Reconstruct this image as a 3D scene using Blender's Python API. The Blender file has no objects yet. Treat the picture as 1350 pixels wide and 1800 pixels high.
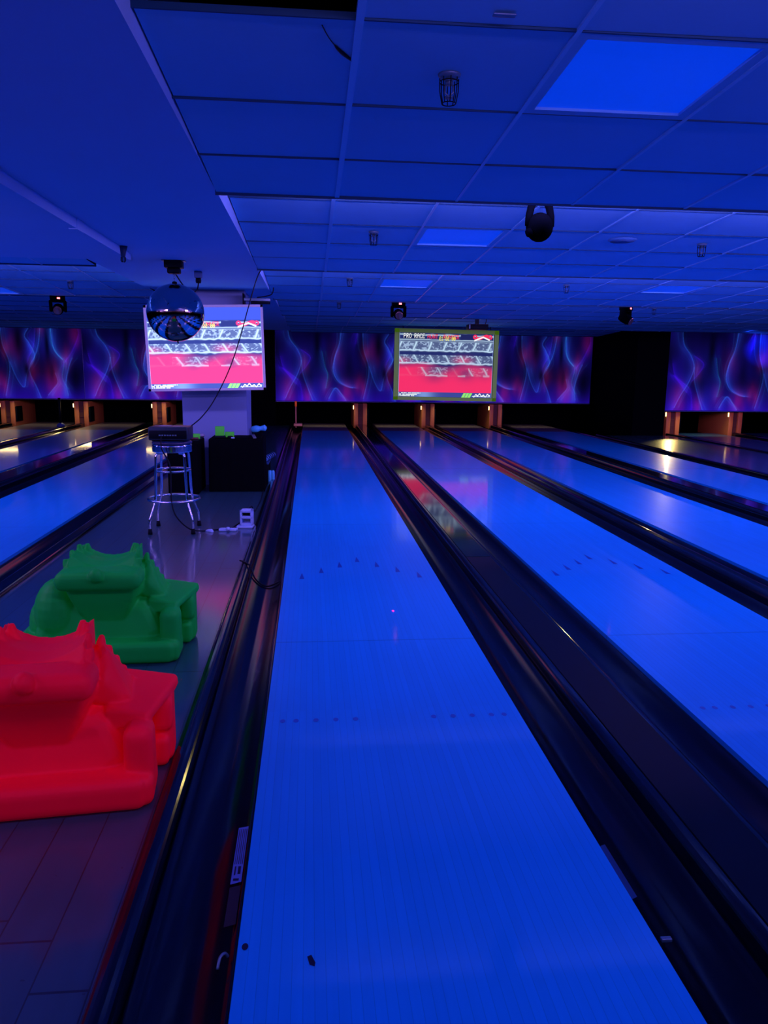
import bpy, bmesh, math, random
import numpy as np
from mathutils import Vector, Matrix
random.seed(7)
rng = np.random.default_rng(5)
SC = bpy.context.scene
COL = SC.collection
PI = math.pi

# ------------------------------------------------------------------ camera
F_PX = 1350.0
PITCH, YAW, ROLL, CAM_H, CAM_X = .1852, .0962, .0119, 1.418, .188
cp, sp, cy, sy = math.cos(PITCH), math.sin(PITCH), math.cos(YAW), math.sin(YAW)
fwd = Vector((sy*cp, cy*cp, -sp)); rgt = Vector((cy, -sy, 0)); upv = rgt.cross(fwd)
r2 = math.cos(ROLL)*rgt + math.sin(ROLL)*upv
u2 = -math.sin(ROLL)*rgt + math.cos(ROLL)*upv
cd = bpy.data.cameras.new('camera'); cam = bpy.data.objects.new('camera', cd); COL.objects.link(cam)
cd.sensor_fit = 'HORIZONTAL'; cd.sensor_width = 36.0; cd.lens = F_PX/1350*36; cd.clip_start = .05
m = Matrix((r2, u2, -fwd)).transposed().to_4x4(); m.translation = (CAM_X, 0, CAM_H)
cam.matrix_world = m
SC.camera = cam

# ------------------------------------------------------------------ colour management, world
vs = SC.view_settings
vs.view_transform = 'Standard'; vs.look = 'None'; vs.gamma = 1.0; vs.use_curve_mapping = False
vs.exposure = 0.0
w = bpy.data.worlds.new('world'); SC.world = w; w.use_nodes = True
w.node_tree.nodes['Background'].inputs[0].default_value = (.02, .04, .3, 1)
w.node_tree.nodes['Background'].inputs[1].default_value = .02

UV = (.90, .26, 1.0)

def area(name, loc, direction, sx, sy_, power, color, spread=PI):
    d = bpy.data.lights.new(name, 'AREA'); d.shape = 'RECTANGLE'; d.size = sx; d.size_y = sy_
    d.energy = power; d.color = color; d.spread = spread
    o = bpy.data.objects.new(name, d); COL.objects.link(o); o.location = loc
    o.rotation_euler = Vector(direction).to_track_quat('-Z', 'Y').to_euler()
    return o

# blacklight tubes tucked behind the drop at the end of each ceiling section (they face the pins)
for (yy, pw) in ((-1.95, 8), (1.05, 82), (4.05, 160), (7.05, 185), (10.05, 60), (13.05, 20)):
    area('blacklight_tube', (5.6, yy+.05, 2.30), (0, .70, -.71), 11.0, .06, pw, UV)
area('blacklight_tube', (-5.0, 1.05, 2.15), (0, .5, -.86), 6.0, .06, 50, UV)
area('blacklight_tube', (-5.0, 3.9, 2.15), (0, .5, -.86), 6.0, .06, 90, UV)
area('blacklight_tube', (-6.3, 7.10, 2.30), (0, .70, -.71), 9.0, .06, 130, UV)
area('blacklight_tube', (1.5, -2.6, 2.2), (0, .35, -.93), 10.0, .1, 10, UV)
# added fill strips, unseen behind the foul line, to brighten ceiling and soffit
area('ceiling_fill_strip', (-3.5, -3.6, .45), (0, .50, .87), 6.0, .08, 75, UV, 1.75)
area('ceiling_fill_strip', (5.0, -3.6, .45), (0, .50, .87), 8.0, .08, 80, UV, 1.75)

# ------------------------------------------------------------------ materials
MATS = {}
def mat(name, base=(.5, .5, .5), rough=.5, metal=0.0, spec=.5, coat=0.0, coat_rough=.1, emit=None, strength=0.0):
    if name in MATS: return MATS[name]
    mt = bpy.data.materials.new(name); mt.use_nodes = True
    b = mt.node_tree.nodes['Principled BSDF']
    b.inputs['Base Color'].default_value = (*base, 1); b.inputs['Roughness'].default_value = rough
    b.inputs['Metallic'].default_value = metal; b.inputs['Specular IOR Level'].default_value = spec
    b.inputs['Coat Weight'].default_value = coat; b.inputs['Coat Roughness'].default_value = coat_rough
    if rough >= .38 and metal < .5: b.inputs['Specular Tint'].default_value = (.25, .65, 1, 1)
    if emit:
        b.inputs['Emission Color'].default_value = (*emit, 1); b.inputs['Emission Strength'].default_value = strength
    MATS[name] = mt
    return mt

class NT:
    def __init__(s, mt): s.t = mt.node_tree; s.b = s.t.nodes['Principled BSDF']
    def n(s, typ, **kw):
        x = s.t.nodes.new(typ)
        for k, v in kw.items(): setattr(x, k, v)
        return x
    def l(s, a, b): s.t.links.new(a, b)
    def math(s, op, a, b=None, c=None):
        x = s.n('ShaderNodeMath', operation=op)
        for i, v in enumerate((a, b, c)):
            if v is None: continue
            if isinstance(v, (int, float)): x.inputs[i].default_value = v
            else: s.l(v, x.inputs[i])
        return x.outputs[0]
    def mix(s, fac, a, b):
        x = s.n('ShaderNodeMix', data_type='RGBA')
        for sock, v in ((x.inputs['Factor'], fac), (x.inputs['A'], a), (x.inputs['B'], b)):
            if isinstance(v, tuple): sock.default_value = (*v, 1)
            elif isinstance(v, (int, float)): sock.default_value = v
            else: s.l(v, sock)
        return x.outputs['Result']
    def pos(s):
        g = s.n('ShaderNodeNewGeometry'); x = s.n('ShaderNodeSeparateXYZ'); s.l(g.outputs['Position'], x.inputs[0])
        return g.outputs['Position'], x.outputs
    def noise(s, vec, scale, detail=3, sc=(1, 1, 1)):
        mp = s.n('ShaderNodeMapping'); mp.inputs['Scale'].default_value = sc; s.l(vec, mp.inputs[0])
        x = s.n('ShaderNodeTexNoise'); x.inputs['Scale'].default_value = scale; x.inputs['Detail'].default_value = detail
        s.l(mp.outputs[0], x.inputs['Vector']); return x.outputs['Fac']

def lane_material():
    mt = mat('lane', (.03, .36, .85), .4, spec=.3, coat=.45, coat_rough=.07); t = NT(mt)
    p, (x, y, z) = t.pos()
    bx = t.math('MULTIPLY', x, 1/.027028)
    fr = t.math('FRACT', bx)
    line = t.math('LESS_THAN', fr, .055)
    brd = t.n('ShaderNodeTexWhiteNoise', noise_dimensions='2D')
    cb = t.n('ShaderNodeCombineXYZ'); t.l(t.math('FLOOR', bx), cb.inputs[0])
    t.l(t.math('FLOOR', t.math('MULTIPLY', y, .33)), cb.inputs[1]); t.l(cb.outputs[0], brd.inputs['Vector'])
    g = t.noise(p, 9, 4, (6, .25, 1))
    big = t.noise(p, .9, 2)
    val = t.math('ADD', .84, t.math('MULTIPLY', brd.outputs['Value'], .06))
    val = t.math('ADD', val, t.math('MULTIPLY', g, .10))
    val = t.math('ADD', val, t.math('MULTIPLY', t.math('SUBTRACT', big, .5), .14))
    near = t.math('LESS_THAN', y, 6.9)
    val = t.math('MULTIPLY', val, t.math('SUBTRACT', 1.0, t.math('MULTIPLY', t.math('MULTIPLY', line, near), .22)))
    for yy, wd in ((3.86, .006), (6.92, .006), (10.9, .015), (14.6, .015)):
        d = t.math('LESS_THAN', t.math('ABSOLUTE', t.math('SUBTRACT', y, yy)), wd)
        val = t.math('MULTIPLY', val, t.math('SUBTRACT', 1.0, t.math('MULTIPLY', d, .25)))
    far = t.math('GREATER_THAN', t.math('ADD', y, t.math('MULTIPLY', t.math('GREATER_THAN', x, 8.4), 2.3)), 17.6)
    col = t.mix(far, (.002, .31, .86), (.13, .13, .20))
    mx = t.n('ShaderNodeMix', data_type='RGBA', blend_type='MULTIPLY'); mx.inputs['Factor'].default_value = 1
    t.l(col, mx.inputs['A']); c3 = t.n('ShaderNodeCombineColor')
    for i in range(3): t.l(val, c3.inputs[i])
    t.l(c3.outputs[0], mx.inputs['B']); t.l(mx.outputs['Result'], t.b.inputs['Base Color'])
    return mt

def floor_material():
    mt = mat('walkway_boards', (.12, .1, .11), .4, coat=.8, coat_rough=.13); t = NT(mt)
    p, (x, y, z) = t.pos()
    bx = t.math('MULTIPLY', t.math('ADD', x, .33), 1/.135)
    fr = t.math('FRACT', bx); line = t.math('LESS_THAN', fr, .03)
    idx = t.math('FLOOR', bx)
    wn = t.n('ShaderNodeTexWhiteNoise', noise_dimensions='1D'); t.l(idx, wn.inputs['W'])
    yy = t.math('ADD', y, t.math('MULTIPLY', wn.outputs['Value'], 1.9))
    fy = t.math('FRACT', t.math('MULTIPLY', yy, 1/1.9)); cross = t.math('LESS_THAN', fy, .004)
    ln = t.math('MAXIMUM', line, cross)
    g = t.noise(p, 6, 4, (4, .4, 1)); spk = t.noise(p, 40, 2)
    spot = t.math('GREATER_THAN', spk, .74)
    v = t.math('ADD', .75, t.math('ADD', t.math('MULTIPLY', wn.outputs['Value'], .2), t.math('MULTIPLY', g, .25)))
    v = t.math('MULTIPLY', v, t.math('SUBTRACT', 1.0, t.math('MULTIPLY', ln, .7)))
    v = t.math('MULTIPLY', v, t.math('SUBTRACT', 1.0, t.math('MULTIPLY', spot, .45)))
    c3 = t.n('ShaderNodeCombineColor')
    for i, k in enumerate((.011, .078, .115)): t.l(t.math('MULTIPLY', v, k), c3.inputs[i])
    t.l(c3.outputs[0], t.b.inputs['Base Color'])
    return mt

def tile_material(name, base, var=.12):
    mt = mat(name, base, .85, spec=.2); t = NT(mt)
    p, _ = t.pos()
    g = t.noise(p, 1.3, 3); f = t.noise(p, 90, 2)
    v = t.math('ADD', 1-var, t.math('ADD', t.math('MULTIPLY', g, var*1.4), t.math('MULTIPLY', f, var*.5)))
    c3 = t.n('ShaderNodeCombineColor')
    for i in range(3): t.l(t.math('MULTIPLY', v, base[i]), c3.inputs[i])
    t.l(c3.outputs[0], t.b.inputs['Base Color'])
    return mt

M_LANE = lane_material(); M_DIMLANE = mat('dim_painted_lane', (.02, .09, .26), .4, spec=.3, coat=.6, coat_rough=.07); M_FLOOR = floor_material()  # right-hand lanes: weak light painted in as a darker lane colour
M_TILE = tile_material('ceiling_tile', (.09, .52, .84))
M_SOFFIT = tile_material('soffit_paint', (.16, .54, .90), .06)
M_BAR = mat('ceiling_bar', (.11, .56, .90), .35, spec=.5)
M_JOINT = mat('ceiling_joint', (.004, .06, .13), .6)
M_GUT = mat('gutter_plastic', (.0010, .004, .010), .17, spec=.25)
M_CAP = mat('cap_plastic', (.0012, .005, .011), .13, spec=.42)
M_PANEL = mat('cap_panel', (.003, .009, .016), .06, spec=.5)
M_MATTE = mat('matte_cover', (.0008, .006, .013), .5, spec=.18)
M_BLACK = mat('black_cloth', (.0008, .002, .003), .95, spec=.05)
M_BLACKWALL = mat('black_wall', (.0008, .002, .003), .95, spec=.03)
M_BLKPL = mat('black_plastic', (.0012, .003, .005), .5, spec=.15)
M_STAGE = mat('stage_light_black', (.0003, .001, .002), .9, spec=0.0)
M_CABLE = mat('cable_rubber', (.0015, .004, .006), .5, spec=.3)
M_CHROME = mat('chrome', (.36, .72, .9), .12, metal=1.0)
M_STEEL = mat('grey_steel', (.06, .22, .33), .4, metal=.5)
M_MIRROR = mat('mirror_glass', (.36, .50, .50), .05, metal=1.0)
M_CUSH = mat('navy_vinyl', (.004, .03, .10), .35)
M_PILLAR = tile_material('pillar_paint', (.09, .24, .46), .06)
M_WHITEPL = mat('white_plastic', (.20, .55, .9), .45)
M_PALE = mat('pale_blue_plastic', (.04, .42, .8), .4, emit=(.05, .3, 1), strength=.05)
M_WOOD = mat('kickback_wood', (.55, .24, .06), .5)
M_DWOOD = mat('dark_wood', (.10, .04, .02), .6)
M_FLGREEN = mat('fluorescent_green_card', (.03, .6, .03), .6, emit=(.08, .45, .015), strength=.10)
M_LIGHTPANEL = mat('dim_blue_diffuser', (.01, .15, .6), .5, emit=(.0, .055, .86), strength=.56)
M_FRAME1 = mat('grey_screen_frame', (.28, .55, .55), .5)
M_FRAME2 = mat('green_screen_frame', (.12, .55, .05), .5, emit=(.20, .26, .02), strength=.17)
M_LED = mat('red_led', (1, .1, .1), .5, emit=(1, .12, .12), strength=6)
M_WARM = mat('warm_lamp', (1, .8, .5), .5, emit=(1, .68, .28), strength=4.5)
M_PAPER = mat('sticker_paper', (.06, .17, .50), .5)
M_BROWNST = mat('brown_sticker', (.014, .012, .012), .5)
M_INK = mat('lane_mark', (.003, .08, .50), .35, coat=1.0, coat_rough=.08)
M_DARKINK = mat('dark_mark', (.004, .005, .03), .5)
M_PIN = mat('pin_white', (.5, .55, .8), .3)

def ramp_material(name, base, emit, s):
    mt = mat(name, base, .55, spec=.25, emit=emit, strength=s); t = NT(mt)
    p, _ = t.pos(); g = t.noise(p, 60, 2)
    bp_ = t.n('ShaderNodeBump'); bp_.inputs['Strength'].default_value = .06; bp_.inputs['Distance'].default_value = .01
    t.l(g, bp_.inputs['Height']); t.l(bp_.outputs[0], t.b.inputs['Normal'])
    return mt
M_RED = ramp_material('fluorescent_red_plastic', (.97, .006, .035), (1, .0, .008), .05)
M_GREEN = ramp_material('fluorescent_green_plastic', (.003, .62, .055), (.0, .35, .02), .012)

def attr_material(name, strength, diffuse=True, rough=.6):
    mt = mat(name, (0, 0, 0), rough, spec=.2); t = NT(mt)
    a = t.n('ShaderNodeVertexColor'); a.layer_name = 'picture'
    t.l(a.outputs['Color'], t.b.inputs['Emission Color']); t.b.inputs['Emission Strength'].default_value = strength
    if diffuse:
        mx = t.mix(.65, (0, 0, 0), a.outputs['Color']); mx.node.inputs['Factor'].default_value = .35
        m2 = t.n('ShaderNodeMix', data_type='RGBA', blend_type='MULTIPLY'); m2.inputs['Factor'].default_value = 1
        t.l(mx, m2.inputs['A']); m2.inputs['B'].default_value = (.35, 1, 1, 1)
        t.l(m2.outputs['Result'], t.b.inputs['Base Color'])
    return mt
M_PIC1 = attr_material('projected_picture_bright', 1.5, False)
M_PIC2 = attr_material('projected_picture', 1.0, False)
M_MURAL = attr_material('fluorescent_mural', .45, True)

# ------------------------------------------------------------------ mesh helpers
class MB:
    def __init__(s): s.v = []; s.f = []; s.sm = []
    def add(s, verts, faces, smooth=False):
        o = len(s.v); s.v += [tuple(v) for v in verts]
        s.f += [tuple(i+o for i in f) for f in faces]; s.sm += [smooth]*len(faces)
        return s
    def box(s, x0, x1, y0, y1, z0, z1):
        v = [(x, y, z) for z in (z0, z1) for y in (y0, y1) for x in (x0, x1)]
        return s.add(v, [(0, 2, 3, 1), (4, 5, 7, 6), (0, 1, 5, 4), (2, 6, 7, 3), (0, 4, 6, 2), (1, 3, 7, 5)])
    def rbox(s, x0, x1, y0, y1, z0, z1, r=.01, seg=2, M=None):
        bm = bmesh.new(); bmesh.ops.create_cube(bm, size=1)
        for v in bm.verts: v.co = Vector(((x0+x1)/2+v.co.x*(x1-x0), (y0+y1)/2+v.co.y*(y1-y0), (z0+z1)/2+v.co.z*(z1-z0)))
        bmesh.ops.bevel(bm, geom=bm.edges[:], offset=r, segments=seg, profile=.5, affect='EDGES')
        return s.bm(bm, M, True)
    def bm(s, bm, M=None, smooth=False):
        bm.verts.ensure_lookup_table(); bm.verts.index_update()
        vs_ = [((M @ v.co) if M else v.co)[:] for v in bm.verts]
        fs = [tuple(v.index for v in f.verts) for f in bm.faces]
        bm.free(); return s.add(vs_, fs, smooth)
    def tube(s, pts, r, seg=8, closed=False, caps=True):
        pts = [Vector(p) for p in pts]; n = len(pts); rs = r if isinstance(r, (list, tuple)) else [r]*n
        vs_ = []; prev = None
        for i, p in enumerate(pts):
            if closed: d = pts[(i+1) % n]-pts[i-1]
            else: d = pts[min(i+1, n-1)]-pts[max(i-1, 0)]
            d.normalize()
            if prev is None:
                a = Vector((0, 0, 1)) if abs(d.z) < .9 else Vector((1, 0, 0))
                u = d.cross(a).normalized()
            else: u = (prev-d*prev.dot(d)).normalized()
            prev = u; v = d.cross(u)
            for k in range(seg):
                t = 2*PI*k/seg; vs_.append(p+(u*math.cos(t)+v*math.sin(t))*rs[i])
        fs = []
        for i in range(n if closed else n-1):
            j = (i+1) % n
            for k in range(seg):
                k2 = (k+1) % seg; fs.append((i*seg+k, i*seg+k2, j*seg+k2, j*seg+k))
        if caps and not closed: fs += [tuple(range(seg))[::-1], tuple((n-1)*seg+k for k in range(seg))]
        return s.add(vs_, fs, True)
    def lathe(s, prof, c=(0, 0, 0), seg=32, M=None, smooth=True):
        vs_ = []; fs = []
        for (r, z) in prof:
            for k in range(seg):
                t = 2*PI*k/seg; q = Vector((c[0]+r*math.cos(t), c[1]+r*math.sin(t), c[2]+z)); vs_.append((M @ q) if M else q)
        for i in range(len(prof)-1):
            for k in range(seg):
                k2 = (k+1) % seg; fs.append((i*seg+k, i*seg+k2, (i+1)*seg+k2, (i+1)*seg+k))
        fs += [tuple(range(seg))[::-1], tuple((len(prof)-1)*seg+k for k in range(seg))]
        return s.add(vs_, fs, smooth)
    def ring(s, c, R, r, seg=48, ts=8):
        return s.tube([(c[0]+R*math.cos(2*PI*k/seg), c[1]+R*math.sin(2*PI*k/seg), c[2]) for k in range(seg)], r, ts, closed=True)
    def prism(s, prof, y0, y1, smooth=False, cuts=1):
        n = len(prof); vs_ = []; fs = []
        for j in range(cuts+1):
            y = y0+(y1-y0)*j/cuts; vs_ += [(x, y, z) for x, z in prof]
        for j in range(cuts):
            for i in range(n):
                k = (i+1) % n; fs.append((j*n+i, (j+1)*n+i, (j+1)*n+k, j*n+k))
        s.add(vs_, fs, smooth)
        return s.add([vs_[i] for i in range(n)]+[vs_[cuts*n+i] for i in range(n)], [tuple(range(n)), tuple(range(2*n-1, n-1, -1))], False)
    def hull(s, pts, bevel=0, M=None):
        bm = bmesh.new()
        for p in pts: bm.verts.new(p)
        r_ = bmesh.ops.convex_hull(bm, input=bm.verts[:])
        bmesh.ops.delete(bm, geom=[g for g in r_['geom_interior'] if isinstance(g, bmesh.types.BMVert)], context='VERTS')
        if bevel: bmesh.ops.bevel(bm, geom=bm.edges[:], offset=bevel, segments=2, profile=.5, affect='EDGES')
        return s.bm(bm, M, bool(bevel))
    def ell(s, c, r, M=None, seg=20):
        bm = bmesh.new(); bmesh.ops.create_uvsphere(bm, u_segments=seg, v_segments=seg//2+2, radius=1)
        for v in bm.verts: v.co = Vector((c[0]+v.co.x*r[0], c[1]+v.co.y*r[1], c[2]+v.co.z*r[2]))
        return s.bm(bm, M, True)
    def build(s, name, mt, parent=None, loc=None):
        me = bpy.data.meshes.new(name); me.from_pydata(s.v, [], s.f); me.validate()
        if len(me.polygons) == len(s.sm): me.polygons.foreach_set('use_smooth', s.sm)
        me.materials.append(mt); me.update()
        o = bpy.data.objects.new(name, me); COL.objects.link(o)
        if parent: o.parent = parent
        if loc: o.location = loc
        return o

def tag(o, label=None, cat=None, group=None, kind=None):
    for k, v in (('label', label), ('category', cat), ('group', group), ('kind', kind)):
        if v: o[k] = v
    return o
def thing(name, loc, label, cat, group=None, rz=0):
    o = bpy.data.objects.new(name, None); COL.objects.link(o); o.location = loc; o.rotation_euler = (0, 0, rz)
    o.empty_display_size = .1
    return tag(o, label, cat, group)
def struct(o): o['kind'] = 'structure'; return o
def dup(o, loc=None, label=None, parent=None, rz=None):
    c = o.copy(); COL.objects.link(c); c.parent = parent
    if loc is not None: c.location = loc
    if rz is not None: c.rotation_euler = (0, 0, rz)
    if label: c['label'] = label
    for ch in list(o.children): dup(ch, parent=c)
    return c
def spline(pts, n=10):
    P = [Vector(p) for p in pts]; out = []
    for i in range(len(P)-1):
        p0, p1, p2, p3 = P[max(i-1, 0)], P[i], P[i+1], P[min(i+2, len(P)-1)]
        for k in range(n):
            t = k/n
            out.append(.5*((2*p1)+(-p0+p2)*t+(2*p0-5*p1+4*p2-p3)*t*t+(-p0+3*p1-3*p2+p3)*t**3))
    return out+[P[-1]]
def cable(name, pts, r, label, cat='cable', mt=None, n=10):
    return tag(MB().tube(spline(pts, n), r, 6).build(name, mt or M_CABLE), label, cat)

# ------------------------------------------------------------------ setting: floors and walls
LW = 1.0541
Y_FOUL, Y_END = .81, 19.95
struct(MB().box(-11, 15, -6, 22, -.30, -.16).build('floor', M_BLACKWALL))
struct(MB().box(-11, 15, -6, Y_FOUL-.01, -.12, -.002).build('floor', M_FLOOR))
struct(MB().box(-1.72, -.322, Y_FOUL, 19.2, -.12, 0).build('floor', M_FLOOR))
struct(MB().box(6.60, 8.28, Y_FOUL, 16.6, -.12, 0).build('floor', M_FLOOR))
struct(MB().box(-11, 15, 20.75, 20.9, -.2, 2.9).build('wall_back', M_BLACKWALL))
struct(MB().box(-11.1, -11, -6, 20.9, -.2, 2.9).build('wall_left', M_BLACKWALL))
struct(MB().box(15, 15.1, -6, 20.9, -.2, 2.9).build('wall_right', M_BLACKWALL))
struct(MB().box(-11, 15, -6.1, -6, -.2, 2.9).build('wall_front', M_BLACKWALL))

# ceiling: saw-tooth sections of square tiles, each sloping down towards the pins
def cz(y):
    k = math.floor((y-1.05)/3.0); s0 = 1.05+3*k
    return 2.38-(y-s0)*.0447
LIGHTS = [(.925, 2.25), (.925, 5.25), (.925, 8.25), (3.925, 8.25), (-3.875, 9.45)]
def section(s0, x0, x1, y_lo=None, y_hi=None, skip=()):
    tiles = MB(); bars = MB(); jo = MB(); n = 5
    k0 = math.floor((x0-.325)/.6); k1 = math.ceil((x1-.325)/.6)
    zf = lambda y: 2.38-(y-s0)*.0447
    for r in range(n):
        ya, yb = s0+.6*r, s0+.6*r+.6
        if (y_lo and yb <= y_lo+.01) or (y_hi and ya >= y_hi-.01): continue
        for k in range(k0, k1):
            xa, xb = max(.325+.6*k, x0), min(.925+.6*k, x1)
            if xb-xa < .02 or (k, r) in skip: continue
            t = [random.uniform(0, .006) for _ in range(4)]
            v = [(xa+.006, ya+.006, zf(ya)+.004+t[0]), (xb-.006, ya+.006, zf(ya)+.004+t[1]), (xb-.006, yb-.006, zf(yb)+.004+t[2]), (xa+.006, yb-.006, zf(yb)+.004+t[3])]
            tiles.add(v, [(0, 3, 2, 1)])
        y = ya
        if not (y_lo and y < y_lo-.01): jo.box(x0, x1, y-.0035, y+.0035, zf(y)+.002, zf(y)+.02)
    ys, ye = max(s0, y_lo or s0), min(s0+3.0, y_hi or 99)
    jo.box(x0, x1, ye-.012, ye, zf(ye)-.004, zf(ye)+.13)
    for k in range(k0, k1+1):
        x = .325+.6*k
        if x < x0 or x > x1: continue
        h = .011 if k == 0 else .007
        bars.add([(x-h, ys, zf(ys)), (x+h, ys, zf(ys)), (x+h, ye, zf(ye)), (x-h, ye, zf(ye)), (x-h, ys, zf(ys)+.02), (x+h, ys, zf(ys)+.02), (x+h, ye, zf(ye)+.02), (x-h, ye, zf(ye)+.02)],
                 [(0, 3, 2, 1), (0, 1, 5, 4), (2, 3, 7, 6), (0, 4, 7, 3), (1, 2, 6, 5)])
    c = struct(tiles.build('ceiling', M_TILE)); bars.build('ceiling_grid', M_BAR, c); jo.build('ceiling_joint', M_JOINT, c)
for i in range(-2, 6):
    s0 = 1.05+3*i
    sk = {(int(round((lx-.925)/.6))+1, int(round((ly-s0)/.6))) for lx, ly in LIGHTS if s0 <= ly < s0+3}
    if i == 0: sk.add((-1, 1)); 
    section(s0, -.27, 14.9, skip=sk)
    if i >= 1: section(s0, -10.9, -1.63, y_lo=6.42 if i == 1 else None, skip=sk)
struct(MB().box(-11, 15, -6, 21, 2.72, 2.8).build('ceiling', M_BLACKWALL))
# flat plaster soffit over the walkway, and the lower slab to its left
struct(MB().box(-1.63, -.27, -5, 9.1, 2.27, 2.7).box(-1.63, -.27, 9.1, 19.3, 2.29, 2.7).build('ceiling', M_SOFFIT))
struct(MB().box(-10.9, -1.20, -5, 6.42, 2.225, 2.7).build('ceiling', M_SOFFIT))
struct(MB().box(-1.225, -1.185, -5, 6.29, 2.21, 2.27).box(-1.23, -1.18, 4.93, 5.05, 2.205, 2.27).build('trim_1', M_SOFFIT))
# pillar
struct(MB().box(-1.33, -.575, 9.4, 10.1, 0, 2.3).build('pillar', M_PILLAR))
# black block on the right, black drapes and boards
struct(MB().box(7.33, 8.06, 16.6, 20.7, -.1, 2.7).build('wall_right', M_BLACKWALL))
struct(MB().box(-1.25, -.66, 19.1, 19.2, 0, 2.5).build('wall_back', M_BLACKWALL))
struct(MB().box(-11, 7.4, 19.28, 19.36, .56, 2.7).build('wall_back', M_BLACKWALL))
struct(MB().box(8.06, 15, 16.9, 17.0, .52, 2.7).build('wall_back', M_BLACKWALL))

# ------------------------------------------------------------------ lanes
lanes = [(-8.40, 'bowling lane at the far left edge, mostly out of the picture', Y_END),
         (-6.606, 'bowling lane third to the left of the mirror ball pillar', Y_END),
         (-5.008, 'bright blue bowling lane second to the left of the pillar walkway', Y_END),
         (-3.116, 'bright blue bowling lane directly left of the walkway with the bar stool', Y_END),
         (0.0, 'bright blue bowling lane in the middle foreground with dots and arrows', Y_END),
         (1.788, 'bright blue bowling lane second from centre reflecting the pink screen', Y_END),
         (3.385, 'bright blue bowling lane third from the centre towards the right', Y_END),
         (5.214, 'bright blue bowling lane running beside the black block on the right', Y_END),
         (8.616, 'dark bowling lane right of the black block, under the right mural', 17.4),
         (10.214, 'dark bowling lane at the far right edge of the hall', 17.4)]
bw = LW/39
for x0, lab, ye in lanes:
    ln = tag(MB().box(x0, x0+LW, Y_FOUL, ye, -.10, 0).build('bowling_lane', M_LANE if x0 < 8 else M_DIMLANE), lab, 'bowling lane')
    if x0 in (0.0, 1.788):
        for k, nb in enumerate((5, 10, 15, 20, 25, 30, 35)):
            x = x0+(nb-.5)*bw; y = 5.60-.45*abs(k-3)/3
            MB().add([(x-.017, y-.07, .0012), (x+.017, y-.07, .0012), (x, y+.09, .0012)], [(0, 1, 2)]).build('arrow', M_INK, ln)
        for nb in (3, 5, 8, 11, 14, 26, 29, 32, 35, 37):
            x = x0+(nb-.5)*bw
            MB().add([(x+.011*math.cos(a*PI/8), 2.94+.016*math.sin(a*PI/8), .0012) for a in range(16)], [tuple(range(16))]).build('dot', M_INK, ln)
    if x0 == 0.0:
        MB().add([(.018+.008*math.cos(a*PI/8), 1.70+.012*math.sin(a*PI/8), .0014) for a in range(16)], [tuple(range(16))]).build('screw_hole', M_DARKINK, ln)
        MB().add([(.172, 1.655, .0014), (.178, 1.628, .0014), (.19, 1.622, .0014), (.192, 1.634, .0014), (.182, 1.66, .0014)], [(0, 1, 2, 3, 4)]).build('stain', M_DARKINK, ln)
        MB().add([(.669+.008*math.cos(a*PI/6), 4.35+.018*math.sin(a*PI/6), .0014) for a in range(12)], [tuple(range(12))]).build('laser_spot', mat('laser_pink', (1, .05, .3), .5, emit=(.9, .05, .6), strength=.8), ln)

def gutter(x0, x1, ye, label):
    ye -= .98 if ye > 18 else .47
    wd = x1-x0; n = 12; prof = []
    for i in range(n+1):
        t = i/n; x = x0+.012+(wd-.024)*t
        prof.append((x, -.022-.062*math.sin(PI*t)**.8))
    prof = [(x0+.001, -.022)]+prof+[(x1-.001, -.022), (x1-.001, -.12), (x0+.001, -.12)]
    tag(MB().prism(prof, Y_FOUL, ye, True).build('gutter', M_GUT), label, 'gutter')
def cap(x0, x1, ye, z, label, rnd=.03, panel=False, y0=Y_FOUL):
    prof = [(x0, -.12), (x0, z-rnd)]+[(x0+rnd-rnd*math.cos(a*PI/12), z-rnd+rnd*math.sin(a*PI/12)) for a in range(1, 6)]+[(x0+rnd, z)]
    prof += [(x1-rnd, z)]+[(x1-rnd+rnd*math.sin(a*PI/12), z-rnd+rnd*math.cos(a*PI/12)) for a in range(1, 6)]+[(x1, z-rnd), (x1, -.12)]
    ye -= .98 if ye > 18 else (.47 if ye > 17 else 0)
    o = tag(MB().prism(prof[::-1], y0, ye).build('division_cap', M_CAP), label, 'lane divider')
    if panel:
        MB().box(x0+rnd+.012, x1-rnd-.012, y0, 5.45, z, z+.004).build('cover_panel', M_MATTE, o)
        MB().box(x0+rnd+.012, x1-rnd-.012, 5.46, ye, z, z+.004).build('cover_panel', M_PANEL, o)
    return o
R = LW
gutter(-.245, 0, Y_END, 'black gutter along the left edge of the middle lane')
cap(-.322, -.245, Y_END, .035, 'glossy black rounded kerb between the walkway and the middle lane gutter', .0375)
gutter(R, R+.235, Y_END, 'black gutter along the right edge of the middle lane')
cap(R+.235, R+.50, Y_END, .045, 'wide flat black cover right of the middle lane reflecting the screen', .03, True)
gutter(R+.50, 1.788, Y_END, 'black gutter hugging the left edge of the lane with pink reflection')
gutter(1.788+R, 1.788+R+.205, Y_END, 'black gutter on the right of the lane with pink reflection')
cap(3.047, 3.181, Y_END, .05, 'black rounded divider between second and third lanes right of walkway', .045)
gutter(3.181, 3.385, Y_END, 'black gutter on the left of the third lane from walkway')
gutter(3.385+R, 3.385+R+.235, Y_END, 'black gutter on the right of the third lane from walkway')
cap(4.674, 4.98, Y_END, .05, 'wide black cover between third and fourth lanes right of walkway', .04, True)
gutter(4.98, 5.214, Y_END, 'black gutter on the left of the lane beside the black block')
gutter(6.268, 6.50, Y_END, 'black gutter on the right of the lane beside the black block')
cap(6.50, 6.60, 16.6, .03, 'black kerb on the left of the dim strip before black block', .025)
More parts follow.
